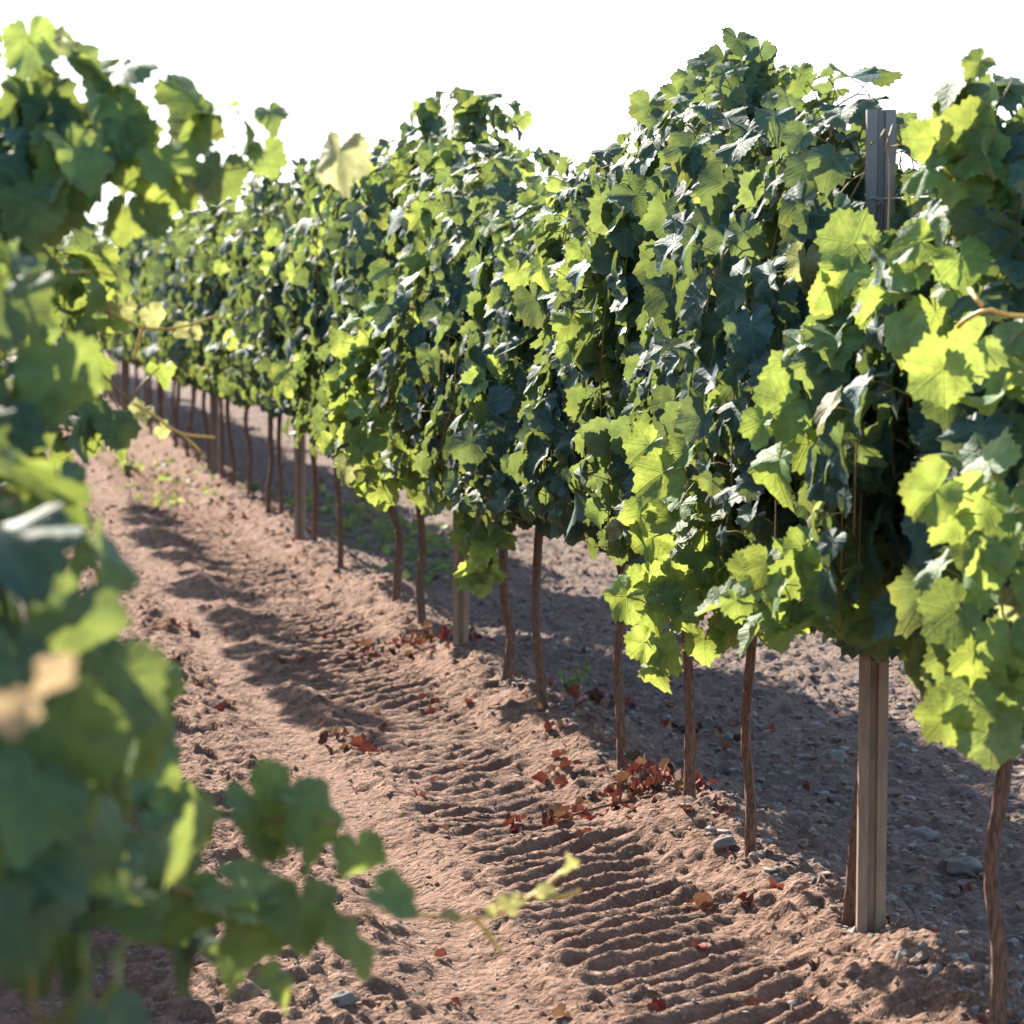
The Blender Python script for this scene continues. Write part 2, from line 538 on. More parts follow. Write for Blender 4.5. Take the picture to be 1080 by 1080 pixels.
def resample(pts, step):
    pts = np.asarray(pts, float)
    # smooth through the points first (Catmull-Rom)
    P = np.concatenate([[2 * pts[0] - pts[1]], pts, [2 * pts[-1] - pts[-2]]])
    out = []
    for i in range(1, len(P) - 2):
        for t in np.linspace(0, 1, 14, endpoint=False):
            a, b, c, d = P[i - 1], P[i], P[i + 1], P[i + 2]
            out.append(.5 * (2 * b + (c - a) * t + (2 * a - 5 * b + 4 * c - d) * t * t + (3 * b - a - 3 * c + d) * t ** 3))
    out.append(P[-2]); out = np.array(out)
    L_ = np.concatenate([[0], np.cumsum(np.linalg.norm(np.diff(out, axis=0), axis=1))])
    s = np.arange(0, L_[-1], step)
    return np.stack([np.interp(s, L_, out[:, k]) for k in range(3)], -1)


def clothe(fol, canes, pts, outward, size=(.075, .105), step=.06, petiole=.07, age=(1.0, .6), radius=.004, rand=.55, up=.4, per=1, start=0, cane=True, tint=None):
    """put leaves on a shoot. outward: function(point) -> direction away from the row's core"""
    P = resample(pts, step)
    n = len(P)
    if n < 2: return
    if cane: canes.append((P, np.linspace(radius, radius * .45, n)))
    for i in range(start, n):
        f = i / max(1, n - 1)
        tg = unit(P[min(i + 1, n - 1)] - P[max(i - 1, 0)])
        for _ in range(per):
            o = outward(P[i])
            s = rnd.uniform(*size) * (1 - .45 * max(0, f - .72) / .28)
            sidev = np.cross(tg, o + rv(.2)); sidev = sidev / (np.linalg.norm(sidev) + 1e-6) * (1 if (i + _) % 2 else -1)
            pd = unit(sidev * .8 + o * .75 + np.array((0, 0, .15)) + rv(.35))
            pos = P[i] + pd * petiole * rnd.uniform(.55, 1.25)
            nrm = unit(o * .95 + np.array((0, 0, up)) + sidev * .2 + rv(rand))
            tip = np.array((0, 0, -1.3)) + pd * .4 + rv(.22)
            a = np.clip(age[0] * (1 - f) + age[1] * f + rnd.gauss(0, .12), 0, 1)
            fol.add(pos, nrm, tip, s, leaf_tint(a) if tint is None else tint() , P[i])


# ------------------------------------------------------------------ a vine
def build_vine(x0, y0, lod, label, group, top=2.0, wl=.33, wr=.33, n_shoot=20, half=.44, bottom=.66, lean=0.0, trunk_px=None, extra=None, size=(.052, .098), step=.047,
               clear=False, core=1.0, rand=.27, seed=0, droop=.38):
    rnd.seed(1000 + seed)
    z0 = gz(x0, y0)
    root = empty('grape_vine', (x0, y0, z0 - .01))
    tag(root, label, 'vine', group)
    base = np.array((x0, y0, z0 - .01))
    head = .72 - base[2]
    # trunk with its flaky bark
    lx = rnd.uniform(-.03, .03) + lean * .3
    ly = rnd.uniform(-.09, .09)
    kink = [np.array((0, 0, -.06)), np.array((rnd.gauss(0, .012), rnd.gauss(0, .02), head * .22)), np.array((lx * .4 + rnd.gauss(0, .013), ly * .4 + rnd.gauss(0, .022), head * .48)), np.array((lx * .8 + rnd.gauss(0, .013), ly * .8 + rnd.gauss(0, .022), head * .75)),
            np.array((lx, ly, head)), np.array((lx, ly, head + .06))]
    tp = resample(kink, .03 if lod != 'low' else .1)
    nt = len(tp)
    rad = np.interp(np.linspace(0, 1, nt), [0, .1, .5, .9, 1], [.026, .0160, .0132, .0150, .021]) * rnd.uniform(.9, 1.2)
    link('trunk', tube_mesh('trunk', [(tp, rad)], M_BARK, 14 if lod != 'low' else 7, .24 if lod != 'low' else .08), root)
    arms = []
    for sgn in (-1, 1):
        arms.append(([tp[-2], np.array((lx, ly + sgn * .12, head + .06)), np.array((lx + rnd.gauss(0, .02), ly + sgn * .28, head + .07)), np.array((lx, sgn * half, head + .05))], .013))
    link('cordon', tube_mesh('cordon', [(resample(p, .05), r) for p, r in arms], M_BARK, 8, .1), root)
    fol, canes = Foliage(lod), []
    if clear:      # leaves trained away from the free top of the post
        def keep(p):
            q = p + base
            if q[2] < 1.60: return True
            dx, dy = q[0] - ROW_X, q[1] - row_y(921)
            across = dx * math.cos(.33) - dy * math.sin(.33); along = dx * math.sin(.33) + dy * math.cos(.33)
            return not (abs(across) < .08 and along < .05)
        fol.keep = keep

    def outward(p):
        dx, dy = p[0] - lx, p[1]
        w = wl if dx < 0 else wr
        return unit(np.array((dx / w + rnd.gauss(0, .15), dy / half * 1.05, max(0, (p[2] - (top - .35)) / .5))) + 1e-4)

    for k in range(n_shoot):
        yb = (k + .5 + rnd.uniform(-.4, .4)) / n_shoot * 2 * half - half
        sgn = -1 if rnd.random() < .55 else 1
        w = (wl if sgn < 0 else wr) * math.sqrt(max(.06, 1 - (yb / (half * 1.04)) ** 2))
        p0 = np.array((lx + rnd.gauss(0, .02), yb, head + .05))
        if rnd.random() < .25: w *= 1.25
        T = (top - base[2]) * rnd.uniform(.90, 1.02) * (1 - .09 * (yb / half) ** 2)
        if rnd.random() < droop:      # an arching shoot that hangs down outside
            zt = rnd.uniform(head + .30, T - .25)
            zb = rnd.uniform(bottom - base[2], bottom - base[2] + .5)
            if zb > zt - .25: zb = max(bottom - base[2], zt - .4)
            ye = yb + rnd.gauss(0, .12)
            pts = [p0, np.array((lx + sgn * w * .35, yb, (head + zt) / 2 + .1)), np.array((lx + sgn * w * .75, (yb + ye) / 2, zt)), np.array((lx + sgn * w * 1.05, ye, (zt + zb) / 2 + .1)), np.array((lx + sgn * w * 1.1, ye, zb))]
        else:
            x1 = sgn * w * rnd.uniform(.2, .8)
            x2 = sgn * w * rnd.uniform(.1, 1.0)
            ye = yb + rnd.gauss(0, .10)
            pts = [p0, np.array((lx + x1, yb + (ye - yb) * .3, head + (T - head) * .4)), np.array((lx + x2 * .8, ye, head + (T - head) * .78)), np.array((lx + x2 * .5 + rnd.gauss(0, .04), ye + rnd.gauss(0, .06), T)),
                   np.array((lx + x2 * .6 + sgn * .06, ye + rnd.gauss(0, .1), T - rnd.uniform(.0, .12)))]
        clothe(fol, canes, pts, outward, size, step, rand=rand)
    # skirt of leaves around the cordon
    for k in range(int(n_shoot * 1.6)):
        yb = rnd.uniform(-half, half); sgn = -1 if rnd.random() < .55 else 1
        w = (wl if sgn < 0 else wr) * rnd.uniform(.1, .95)
        p = np.array((lx + sgn * w, yb, bottom - base[2] + abs(rnd.gauss(.03, .14))))
        o = outward(p)
        fol.add(p, unit(o + np.array((0, 0, .3)) + rv(.5)), np.array((0, 0, -1)) + o * .4 + rv(.3), rnd.uniform(*size), leaf_tint(rnd.uniform(.4, .9)))
    for k in range(int(260 * core)):
        yb = rnd.uniform(-half, half) * .9
        p = np.array((lx + rnd.gauss(0, .09), yb, rnd.uniform(bottom + .05, top - .22) - base[2]))
        fol.add(p, unit(np.array((rnd.choice((-1, 1)), 0, .25)) + rv(.45)), np.array((0, 0, -1)) + rv(.3), rnd.uniform(.085, .115), leaf_tint(rnd.uniform(.6, 1)))
    if extra:
        n0 = len(canes)
        extra(root, fol, canes, base, outward)
        for P, r_ in list(canes[n0:]):       # every extra shoot grows out of the old wood
            P0 = np.asarray(P[0])
            if abs(P0[0] - lx) > .06 and not np.isscalar(r_):
                q = np.array((lx, float(np.clip(P0[1], -half, half)), head + .05))
                canes.append((resample([q, (q + P0) / 2 + np.array((0, 0, .06)), P0], .05), .0035))
    link('foliage', fol.mesh('foliage'), root)
    if lod != 'low':
        link('canes', tube_mesh('canes', canes + [((a, (np.asarray(a) + b) / 2 + np.array((0, 0, .006)), b), .0014) for a, b in fol.pet], M_CANE, 5), root)
    else:
        link('canes', tube_mesh('canes', canes[::2], M_CANE, 4), root)
    return root


# ------------------------------------------------------------------ explicit shoots that the photograph shows
def side_shoot(path, out=(-.7, -.7, .1), local=False, **kw):
    """path: list of (px, py, distance) read off the photograph -> a shoot of that vine"""
    def add(root, fol, canes, base, outward):
        pts = [at(*p) - base for p in path]
        o = unit(np.array(out, float))
        clothe(fol, canes, pts, lambda p: unit(o + rv(.25)), **kw)
    return add


def both(*fs):
    def add(*a):
        for f in fs: f(*a)
    return add


def clump(px, py, d, r, n=None, flat=(1, 1, 1.15), size=(.062, .092), age=(.42, .1)):
    """a bulge of the canopy: leaves shingled over the outside of a leafy knot of short shoots"""
    def add(root, fol, canes, base, outward):
        c = at(px, py, d) - base
        core = np.array((0, c[1] * .4, min(max(c[2], .85), c[2] + .1)))
        canes.append((resample([core, (core + c) / 2 + np.array((0, 0, .05)), c], .05), .0045))
        for k in range(n or int(520 * r * r + 8)):
            u = unit(rv(1))
            if u[0] > .55: u[0] = -u[0]
            q = rnd.uniform(.55, 1.05)
            p = c + r * q * u * np.array(flat)
            s_ = rnd.uniform(*size) * (1 if q > .7 else 1.1)
            a = np.clip(rnd.uniform(age[1], age[0]) + (.3 if q < .75 else 0), 0, 1)
            fol.add(p, unit(u * 1.0 + np.array((-.1, 0, .38)) + rv(.28)), np.array((0, 0, -1.2)) + u * .5 + rv(.25), s_, leaf_tint(a), p - u * .06 + np.array((0, 0, .02)))
    return add


def spray(px, py, d, r, n, size=(.056, .086)):
    """an open spray of young leaves, one layer deep, that the sun shines through"""
    def add(root, fol, canes, base, outward):
        c = at(px, py, d) - base
        core = np.array((0, c[1] * .5, max(c[2] + .05, .8)))
        canes.append((resample([core, (core + c) / 2 + np.array((0, 0, .06)), c], .05), .0042))
        ax_ = np.array((.95, -.25, 0)); up_ = np.array((0, 0, 1.))
        for k in range(n):
            a = k * 2.4; q = r * math.sqrt((k + .5) / n)
            p = c + ax_ * math.cos(a) * q * 1.15 + up_ * math.sin(a) * q * .9 + np.array((-.3, -1, 0)) * rnd.gauss(0, .025)
            nr = unit(np.array((-.55, -.7, .35)) + rv(.38))
            fol.add(p, nr, np.array((0, 0, -1)) + unit(p - c + 1e-4) * .9 + rv(.3), rnd.uniform(*size), leaf_tint(rnd.uniform(0, .15)) * 1.36, c + (p - c) * .45)  # young tint raised in the colour to look brightly sunlit
    return add


def grape_bunch(px, py, d, n=46):
    def add(root, fol, canes, base, outward):
        c = at(px, py, d) - base
        bm = bmesh.new()
        for i in range(n):
            f = i / n
            a = i * 2.4
            r = .032 * (1 - f) ** .6
            p = Vector((c[0] + r * math.cos(a), c[1] + r * math.sin(a), c[2] - f * .12))
            s = bmesh.ops.create_icosphere(bm, subdivisions=2, radius=.0075 * rnd.uniform(.85, 1.15))
            bmesh.ops.translate(bm, verts=s['verts'], vec=p)
        me = bpy.data.meshes.new('grape_bunch'); bm.to_mesh(me); bm.free()
        me.polygons.foreach_set('use_smooth', [True] * len(me.polygons))
        me.materials.append(M_GRAPE)
        link('grape_bunch', me, root)
    return add


def gold_cane(paths, radius=.0045):
    def add(root, fol, canes, base, outward):
        link('golden_cane', tube_mesh('golden_cane', [(resample([at(*q) - base for q in p], .02), radius) for p in paths], M_GOLD, 7), root)
    return add


# ------------------------------------------------------------------ the row on the right
G_ROW = 'vines of the row with the steel posts'
row = [
    # px of the trunk, top, wl, wr, n, bottom, lod, label, extra
    (1052, 1.88, .30, .30, 27, .74, 'high', 'vine with one bare orange cane and a thin shredded trunk, before the large near post',
     both(both(side_shoot([(1120, 420, 5.5), (1060, 470, 5.25), (1030, 560, 5.15), (1030, 650, 5.2), (1045, 760, 5.3)], size=(.075, .098), per=1, step=.07, age=(.45, .2)),
          side_shoot([(1090, 250, 5.5), (1045, 160, 5.4), (1060, 95, 5.4), (1085, 70, 5.4)], out=(-.8, -.3, .4), size=(.06, .085), step=.06, age=(.4, .1)),
          gold_cane([[(1010, 345, 5.05), (1022, 335, 5.03), (1042, 327, 5.0), (1062, 332, 5.0), (1100, 335, 5.1)], [(1023, 305, 5.06), (1032, 318, 5.02), (1044, 328, 5.0)]])),
          spray(1060, 540, 5.0, .12, 10), spray(1060, 640, 5.05, .11, 9), spray(1040, 745, 5.1, .07, 5), spray(1000, 190, 5.4, .11, 9), clump(1040, 130, 5.5, .1), spray(985, 300, 5.4, .11, 9), spray(1050, 380, 5.2, .1, 6))),
    (893, 1.93, .27, .30, 26, .72, 'high', 'vine whose trunk hides behind the large near steel post, lime shoot across the post',
     both(both(side_shoot([(960, 600, 6.5), (900, 595, 6.15), (840, 610, 6.0), (790, 625, 6.0)], out=(-.6, -.8, .2), size=(.075, .10), step=.05, age=(.2, .05), rand=.35),
          side_shoot([(960, 600, 6.4), (930, 600, 6.0), (960, 625, 5.95), (1010, 660, 5.95)], out=(-.6, -.7, .2), size=(.075, .10), step=.05, age=(.2, .05), rand=.35),
          side_shoot([(990, 330, 6.3), (930, 300, 6.0), (900, 350, 5.95), (870, 430, 5.95), (850, 500, 6.0)], size=(.07, .092), step=.075, age=(.35, .2))),
          clump(890, 390, 5.95, .11), spray(850, 440, 5.95, .11, 8), spray(860, 615, 5.9, .10, 9), spray(925, 610, 5.85, .11, 11), spray(800, 640, 6.0, .085, 7, (.06, .085)), spray(975, 655, 5.85, .09, 7), spray(915, 300, 5.8, .10, 7, (.06, .085)))),
    (790, 2.0, .27, .30, 27, .74, 'high', 'first vine beyond the large near post, low lime green branch beside its trunk',
     both(both(side_shoot([(850, 600, 7.4), (780, 590, 7.05), (720, 590, 7.0), (690, 620, 7.0), (688, 690, 7.0)], out=(-.6, -.75, .2), size=(.055, .085), step=.06, age=(.3, .15)),
          side_shoot([(830, 420, 7.4), (770, 430, 7.1), (730, 480, 7.0), (715, 560, 7.0)], size=(.065, .09), step=.065, age=(.4, .2)),
          side_shoot([(830, 250, 7.5), (800, 140, 7.45), (770, 85, 7.4), (800, 74, 7.4), (835, 110, 7.4)], out=(-.3, -.8, .4), size=(.062, .088), step=.045, per=3, age=(.7, .45), rand=.4),
          side_shoot([(840, 260, 7.5), (820, 170, 7.5), (812, 110, 7.5), (792, 78, 7.5)], out=(.1, -.85, .4), size=(.062, .088), step=.045, per=3, age=(.7, .45), rand=.4)),
          spray(745, 490, 6.9, .15, 12), clump(790, 470, 6.9, .12), spray(730, 560, 6.9, .13, 11), spray(765, 640, 6.95, .11, 10), spray(690, 625, 6.9, .07, 6, (.055, .075)), spray(690, 685, 6.9, .04, 3), spray(800, 190, 7.1, .13, 9), spray(835, 320, 7.0, .1, 7))),
    (725, 2.02, .20, .30, 28, .64, 'high', 'second vine beyond the large near post, tallest crown, red leaves at its foot',
     both(side_shoot([(770, 260, 8.1), (735, 140, 8.05), (745, 98, 8.0), (775, 80, 8.0)], out=(-.4, -.8, .4), size=(.062, .088), step=.045, per=3, age=(.7, .45), rand=.4),
          side_shoot([(760, 250, 8.0), (705, 130, 8.0), (700, 125, 7.95), (692, 160, 7.95)], out=(-.7, -.5, .3), size=(.062, .088), step=.045, per=2, age=(.6, .35)))),
    (655, 1.84, .22, .30, 28, .66, 'high', 'third vine beyond the large near post, small green grape bunch under its leaves', both(grape_bunch(683, 562, 8.45),
          spray(625, 300, 8.3, .15, 11), spray(705, 230, 8.1, .13, 9), spray(640, 360, 8.3, .12, 7))),
    (575, 1.82, .24, .30, 28, .60, 'high', 'fourth vine beyond the large near post, reddish thin trunk next to a small green weed', both(spray(570, 250, 9.2, .17, 12), spray(540, 400, 9.6, .15, 9))),
    (530, 1.93, .30, .30, 28, .60, 'high', 'vine in front of the second steel post, lit shoot dangling low beside its trunk',
     both(side_shoot([(520, 440, 10.6), (500, 480, 10.4), (505, 540, 10.3), (515, 600, 10.3), (512, 615, 10.3)], out=(-.8, -.4, .1), size=(.06, .08), step=.035, per=2, petiole=.04, age=(.2, .05)),
          spray(510, 560, 10.2, .08, 7, (.06, .08)), spray(508, 605, 10.2, .055, 5, (.06, .08)), spray(545, 330, 10.3, .17, 12), spray(490, 520, 10.3, .1, 6))),
    (483, 2.05, .30, .30, 25, .60, 'mid', 'vine whose trunk hides behind the second steel post', spray(490, 330, 11.0, .16, 11)),
    (447, 2.10, .34, .30, 28, .56, 'mid', 'first vine beyond the second steel post, bulging sunlit low leaves, trunk leaning',
     both(both(side_shoot([(470, 330, 11.8), (410, 340, 11.2), (380, 380, 11.1), (375, 450, 11.1), (400, 520, 11.1)], size=(.07, .095), step=.05, per=2, age=(.3, .15)),
          side_shoot([(500, 280, 11.6), (490, 160, 11.5), (500, 120, 11.5), (530, 115, 11.4), (545, 150, 11.4)], out=(-.5, -.7, .4), size=(.07, .09), step=.05, per=2, age=(.6, .3))),
          clump(460, 420, 11.4, .2), spray(405, 375, 11.0, .2, 16), spray(410, 470, 10.9, .22, 20), spray(460, 490, 11.0, .16, 12), spray(450, 300, 11.1, .2, 14), spray(490, 240, 11.1, .16, 10))),
    (417, 2.08, .36, .30, 27, .62, 'mid', 'second vine beyond the second steel post, straight slim trunk on the bank',
     both(side_shoot([(470, 250, 12.6), (440, 160, 12.5), (470, 115, 12.4), (490, 125, 12.4)], out=(-.6, -.6, .4), size=(.07, .09), step=.05, per=2, age=(.6, .3)),
          spray(435, 200, 12.0, 0.2, 14), spray(495, 170, 11.8, 0.18, 14))),
    (358, 2.12, .28, .30, 27, .76, 'mid', 'dark leaved vine with a bent trunk, second in front of the third steel post', both(spray(375, 220, 13.600000000000001, 0.2, 14))),
    (333, 2.12, .28, .30, 27, .76, 'mid', 'vine directly in front of the third steel post, its trunk close to that post', both(spray(330, 400, 14.200000000000001, 0.17, 14), spray(325, 260, 14.4, 0.2, 14))),
    (295, 2.08, .30, .3, 22, .76, 'mid', 'first vine beyond the third steel post', both(spray(280, 340, 16.6, 0.2, 14))),
    (285, 2.06, .30, .3, 20, .76, 'mid', 'second vine beyond the third steel post, trunk close to its neighbour', None),
    (263, 2.04, .30, .3, 22, .76, 'mid', 'third vine beyond the third steel post, thin slanting trunk', both(spray(245, 260, 18.3, 0.2, 14), spray(250, 390, 18.2, 0.18, 14))),
    (245, 2.04, .30, .3, 22, .76, 'mid', 'fourth vine beyond the third steel post, green weeds at its foot', None),
]
for k, (px, top, wl, wr, n, bot, lod, label, extra) in enumerate(row):
    y = row_y(px)
    bot += .10 if k > 2 else .03
    build_vine(ROW_X + rnd.uniform(-.01, .01), y, lod, label, G_ROW, top, wl, wr, n, .38, bot, seed=k, extra=extra, clear=k < 3)
# the rest of the row, running into the distance
y, k = row_y(245) + .95, 40
far_label = 'small hazy vine at the far end of the long row, past the fourth steel post'
while y < 48:
    build_vine(ROW_X + rnd.uniform(-.03, .03), y, 'low', far_label, 'far vines of the row with the steel posts', 2.0 + rnd.uniform(-.08, .14), .32, .3, 15, .46, .82, seed=k, size=(.085, .12), step=.08)
    y += .88; k += 1
# slim young vine between the two slanting trunks
rnd.seed(5)

# ------------------------------------------------------------------ steel posts
def post_mesh():
    prof = [(-.030, .030), (-.030, 0), (-.011, 0), (-.008, .012), (.008, .012), (.011, 0), (.030, 0), (.030, .030)]
    th = .0028
    P = [Vector((a, b)) for a, b in prof]
    off = []
    for i, p in enumerate(P):
        d = (P[min(i + 1, 7)] - P[max(i - 1, 0)]).normalized()
        off.append(p + Vector((-d.y, d.x)) * -th)
    bm = bmesh.new()
    zs = [-.35, 0, .6, 1.2, 1.815, 1.835, 1.90]
    grid = [[(bm.verts.new((p.x, p.y, z)), bm.verts.new((q.x, q.y, z))) for p, q in zip(P, off)] for z in zs]
    for r in range(len(zs) - 1):
        for c in range(7):
            a, b, d, e = grid[r][c], grid[r][c + 1], grid[r + 1][c + 1], grid[r + 1][c]
            if r == 4 and c == 1:      # the hole near the top: leave the middle of this face open
                for s in (0, 1):
                    v = [a[s], b[s], d[s], e[s]]
                    cen = sum((w.co for w in v), Vector()) / 4
                    inn = [bm.verts.new(cen + (w.co - cen) * .45) for w in v]
                    for i in range(4):
                        bm.faces.new((v[i], v[(i + 1) % 4], inn[(i + 1) % 4], inn[i]))
                continue
            bm.faces.new((a[0], b[0], d[0], e[0]))
            bm.faces.new((a[1], e[1], d[1], b[1]))
        for c in (0, 7):
            a, e = grid[r][c], grid[r + 1][c]
            bm.faces.new((a[0], e[0], e[1], a[1]))
    for c in range(7):
        a, b = grid[-1][c], grid[-1][c + 1]
        bm.faces.new((a[0], b[0], b[1], a[1]))
    bmesh.ops.recalc_face_normals(bm, faces=bm.faces)
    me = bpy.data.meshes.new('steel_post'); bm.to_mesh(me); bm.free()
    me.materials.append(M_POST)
    return me


def clip_mesh():
    loops = []
    for sgn in (-1, 1):
        loops.append((resample([(sgn * .036, -.004, .012), (sgn * .030, -.008, 0), (sgn * .012, -.009, .004), (0, -.007, -.006), (sgn * -.012, -.008, -.014)], .006), .0018))
    return tube_mesh('wire_clip', loops, M_WIRE, 6)


PM, CM = post_mesh(), clip_mesh()
post_ys = [row_y(921), row_y(487), row_y(317), row_y(317) + 5.05, row_y(317) + 10.1, row_y(317) + 15.2, row_y(317) + 20.3]
post_labels = ['large near grooved steel post, its top standing clear of the leaves against the sky', 'second grooved steel post, smaller, standing on the bank beside the dangling lit shoot',
               'third grooved steel post, mid row under dark leaves', 'fourth steel post, thin and blurred in the far part of the row']
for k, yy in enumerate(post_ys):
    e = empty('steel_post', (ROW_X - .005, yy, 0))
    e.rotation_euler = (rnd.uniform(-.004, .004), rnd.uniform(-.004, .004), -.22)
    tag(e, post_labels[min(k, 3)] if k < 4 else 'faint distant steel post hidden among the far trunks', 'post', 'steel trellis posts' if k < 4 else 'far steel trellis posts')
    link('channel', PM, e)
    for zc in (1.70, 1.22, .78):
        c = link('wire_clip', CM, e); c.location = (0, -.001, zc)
# wires strung from post to post
for z_, lab in ((.78, 'lowest trellis wire, running along the vine trunks'), (1.22, 'middle trellis wire inside the leaves'), (1.70, 'top trellis wire clipped to the upper part of the near post')):
    pts = []
    ya = 4.0
    for yy in post_ys + [50]:
        m_ = (ya + yy) / 2
        pts += [(ROW_X - .016, ya, z_), (ROW_X - .016, m_, z_ - .012)]
        ya = yy
    pts.append((ROW_X - .016, 50, z_))
    tag(link('trellis_wire', tube_mesh('trellis_wire', [(np.array(pts), .0016)], M_WIRE, 6)), lab, 'wire', 'trellis wires')

# ------------------------------------------------------------------ the row on the left that the camera looks along
G_LEFT = 'vines of the blurred row along the frame edge'


def left_extra_a(root, fol, canes, base, outward):
    o = lambda p: unit(np.array((.75, -.65, .15)) + rv(.3))
    kw = dict(size=(.072, .098), step=.060, age=(.5, .2), rand=.6)
    # dense mass low in the frame, closest to the lens
    for p in ([(-60, 640, 3.04), (20, 700, 2.97), (80, 800, 2.90), (110, 900, 2.90), (60, 1000, 2.90)],
              [(-60, 800, 2.77), (10, 860, 2.71), (60, 950, 2.64), (90, 1060, 2.64), (60, 1150, 2.64)],
              [(-60, 560, 3.04), (10, 600, 2.90), (30, 700, 2.77), (20, 800, 2.64), (0, 920, 2.64)],
              [(-80, 900, 2.77), (0, 960, 2.57), (40, 1040, 2.51), (30, 1120, 2.51)],
              [(-60, 480, 3.30), (10, 520, 3.17), (40, 600, 3.10), (40, 700, 3.04)]):
        clothe(fol, canes, [at(*q) - base for q in p], o, **kw)
    # the long shoot reaching over the track
    clothe(fol, canes, [at(*q) - base for q in [(-25, 780, 3.43), (75, 800, 3.43), (165, 830, 3.43), (245, 860, 3.43), (305, 865, 3.43), (370, 868, 3.43)]], o, size=(.068, .095), step=.050, petiole=.035, radius=.0055, age=(.25, .05), rand=.42)
    clothe(fol, canes, [at(*q) - base for q in [(-5, 820, 3.30), (95, 900, 3.30), (195, 940, 3.30), (275, 960, 3.30), (345, 975, 3.30), (390, 962, 3.30)]], o, size=(.060, .085), step=.048, petiole=.032, radius=.005, age=(.25, .05), rand=.42)
    clothe(fol, canes, [at(*q) - base for q in [(35, 820, 3.56), (105, 760, 3.56), (145, 720, 3.63), (180, 780, 3.63)]], o, size=(.055, .075), step=.05, petiole=.04, age=(.5, .2))
    clothe(fol, canes, [at(*q) - base for q in [(55, 900, 3.43), (125, 960, 3.43), (205, 1020, 3.43), (275, 1085, 3.43)]], o, size=(.05, .07), step=.05, petiole=.04, age=(.4, .1))
    # dry leaves out of focus
    for (px, py) in ((58, 708), (14, 745)):
        fol.add(at(px, py, 1.9) - base, unit(np.array((.3, -.9, .2)) + rv(.2)), np.array((.2, 0, -1)), .022, np.array((.16, .105, .065)))
    # pale withered twig end over the track
    gold = [[(400, 960, 3.96), (450, 966, 3.96), (490, 968, 3.96), (520, 965, 3.96), (560, 945, 3.99), (605, 910, 4.03)], [(500, 968, 3.96), (515, 985, 3.96), (532, 1010, 3.96)], [(560, 945, 3.99), (590, 946, 3.99), (615, 938, 4.00)]]
    link('golden_twig', tube_mesh('golden_twig', [(resample([at(*q) - base for q in p], .008), .0030) for p in gold], M_GOLD, 6), root)
    for (px, py) in ((515, 962), (535, 955), (475, 966), (545, 950), (575, 943), (600, 915)):
        fol.add(at(px, py, 3.9) - base, unit(np.array((.2, -.7, .6)) + rv(.4)), np.array((.4, 0, .6)) + rv(.4), rnd.uniform(.013, .022), np.array((.16, .14, .055)))


def left_extra_b(root, fol, canes, base, outward):
    o = lambda p: unit(np.array((.7, -.65, .2)) + rv(.3))
    kw = dict(size=(.070, .096), step=.066, age=(.45, .15), rand=.6)
    for p in ([(-106, 330, 3.75), (-36, 330, 3.69), (9, 380, 3.62), (29, 470, 3.62), (24, 580, 3.62)],
              [(-96, 420, 3.75), (-36, 450, 3.62), (4, 530, 3.56), (14, 640, 3.50), (39, 720, 3.50)],
              [(-86, 260, 3.88), (-26, 280, 3.75), (-6, 330, 3.75), (-16, 430, 3.62)],
              [(-86, 560, 3.62), (-26, 600, 3.50), (24, 660, 3.50), (44, 700, 3.50)]):
        clothe(fol, canes, [at(*q) - base for q in p], o, **kw)
    clothe(fol, canes, [at(*q) - base for q in [(-6, 400, 4.25), (24, 440, 4.25), (49, 420, 4.25), (69, 450, 4.25)]], o, size=(.05, .07), step=.05, age=(.4, .2))
    clothe(fol, canes, [at(*q) - base for q in [(-26, 600, 4.00), (14, 620, 4.00), (39, 610, 4.00), (49, 640, 4.00)]], o, size=(.045, .065), step=.06, age=(.5, .3))


def left_extra_c(root, fol, canes, base, outward):
    o = lambda p: unit(np.array((.55, -.75, .25)) + rv(.3))
    kw = dict(size=(.066, .092), step=.05, age=(.45, .1), rand=.5)
    # the crown against the sky and the arm reaching over to the right
    for p in ([(-60, 300, 4.37), (-10, 180, 4.37), (20, 90, 4.37), (30, 45, 4.37), (70, 40, 4.37)],
              [(-60, 260, 4.25), (0, 220, 4.25), (40, 190, 4.25), (60, 215, 4.25), (80, 250, 4.25)],
              [(-60, 200, 4.48), (0, 140, 4.48), (20, 110, 4.48), (60, 90, 4.48)]):
        clothe(fol, canes, [at(*q) - base for q in p], o, **kw)
    clothe(fol, canes, [at(*q) - base for q in [(-20, 170, 4.37), (50, 135, 4.37), (110, 128, 4.37), (180, 140, 4.37), (240, 156, 4.37), (275, 150, 4.37)]], o, size=(.065, .092), step=.045, age=(.45, .1), rand=.45, per=2, radius=.003)
    clothe(fol, canes, [at(*q) - base for q in [(-20, 200, 4.37), (60, 180, 4.31), (110, 190, 4.31), (150, 205, 4.31), (175, 225, 4.31)]], o, size=(.065, .088), step=.05, age=(.45, .1), rand=.45, per=2, radius=.003)
    clothe(fol, canes, [at(*q) - base for q in [(-20, 240, 4.37), (50, 260, 4.37), (75, 290, 4.37), (85, 310, 4.37)]], o, size=(.06, .085), step=.08, age=(.5, .25))
    # a long bare tip with one pale leaf at its end
    tip = [at(*q) - base for q in [(225, 158, 4.37), (270, 150, 4.42), (320, 150, 4.48), (352, 158, 4.54)]]
    canes.append((resample(tip, .03), .0007))
    fol.add(at(358, 160, 4.54) - base, np.array((-.62, -.70, .25)), np.array((.15, .1, -1)), .068, np.array((.19, .17, .085)))


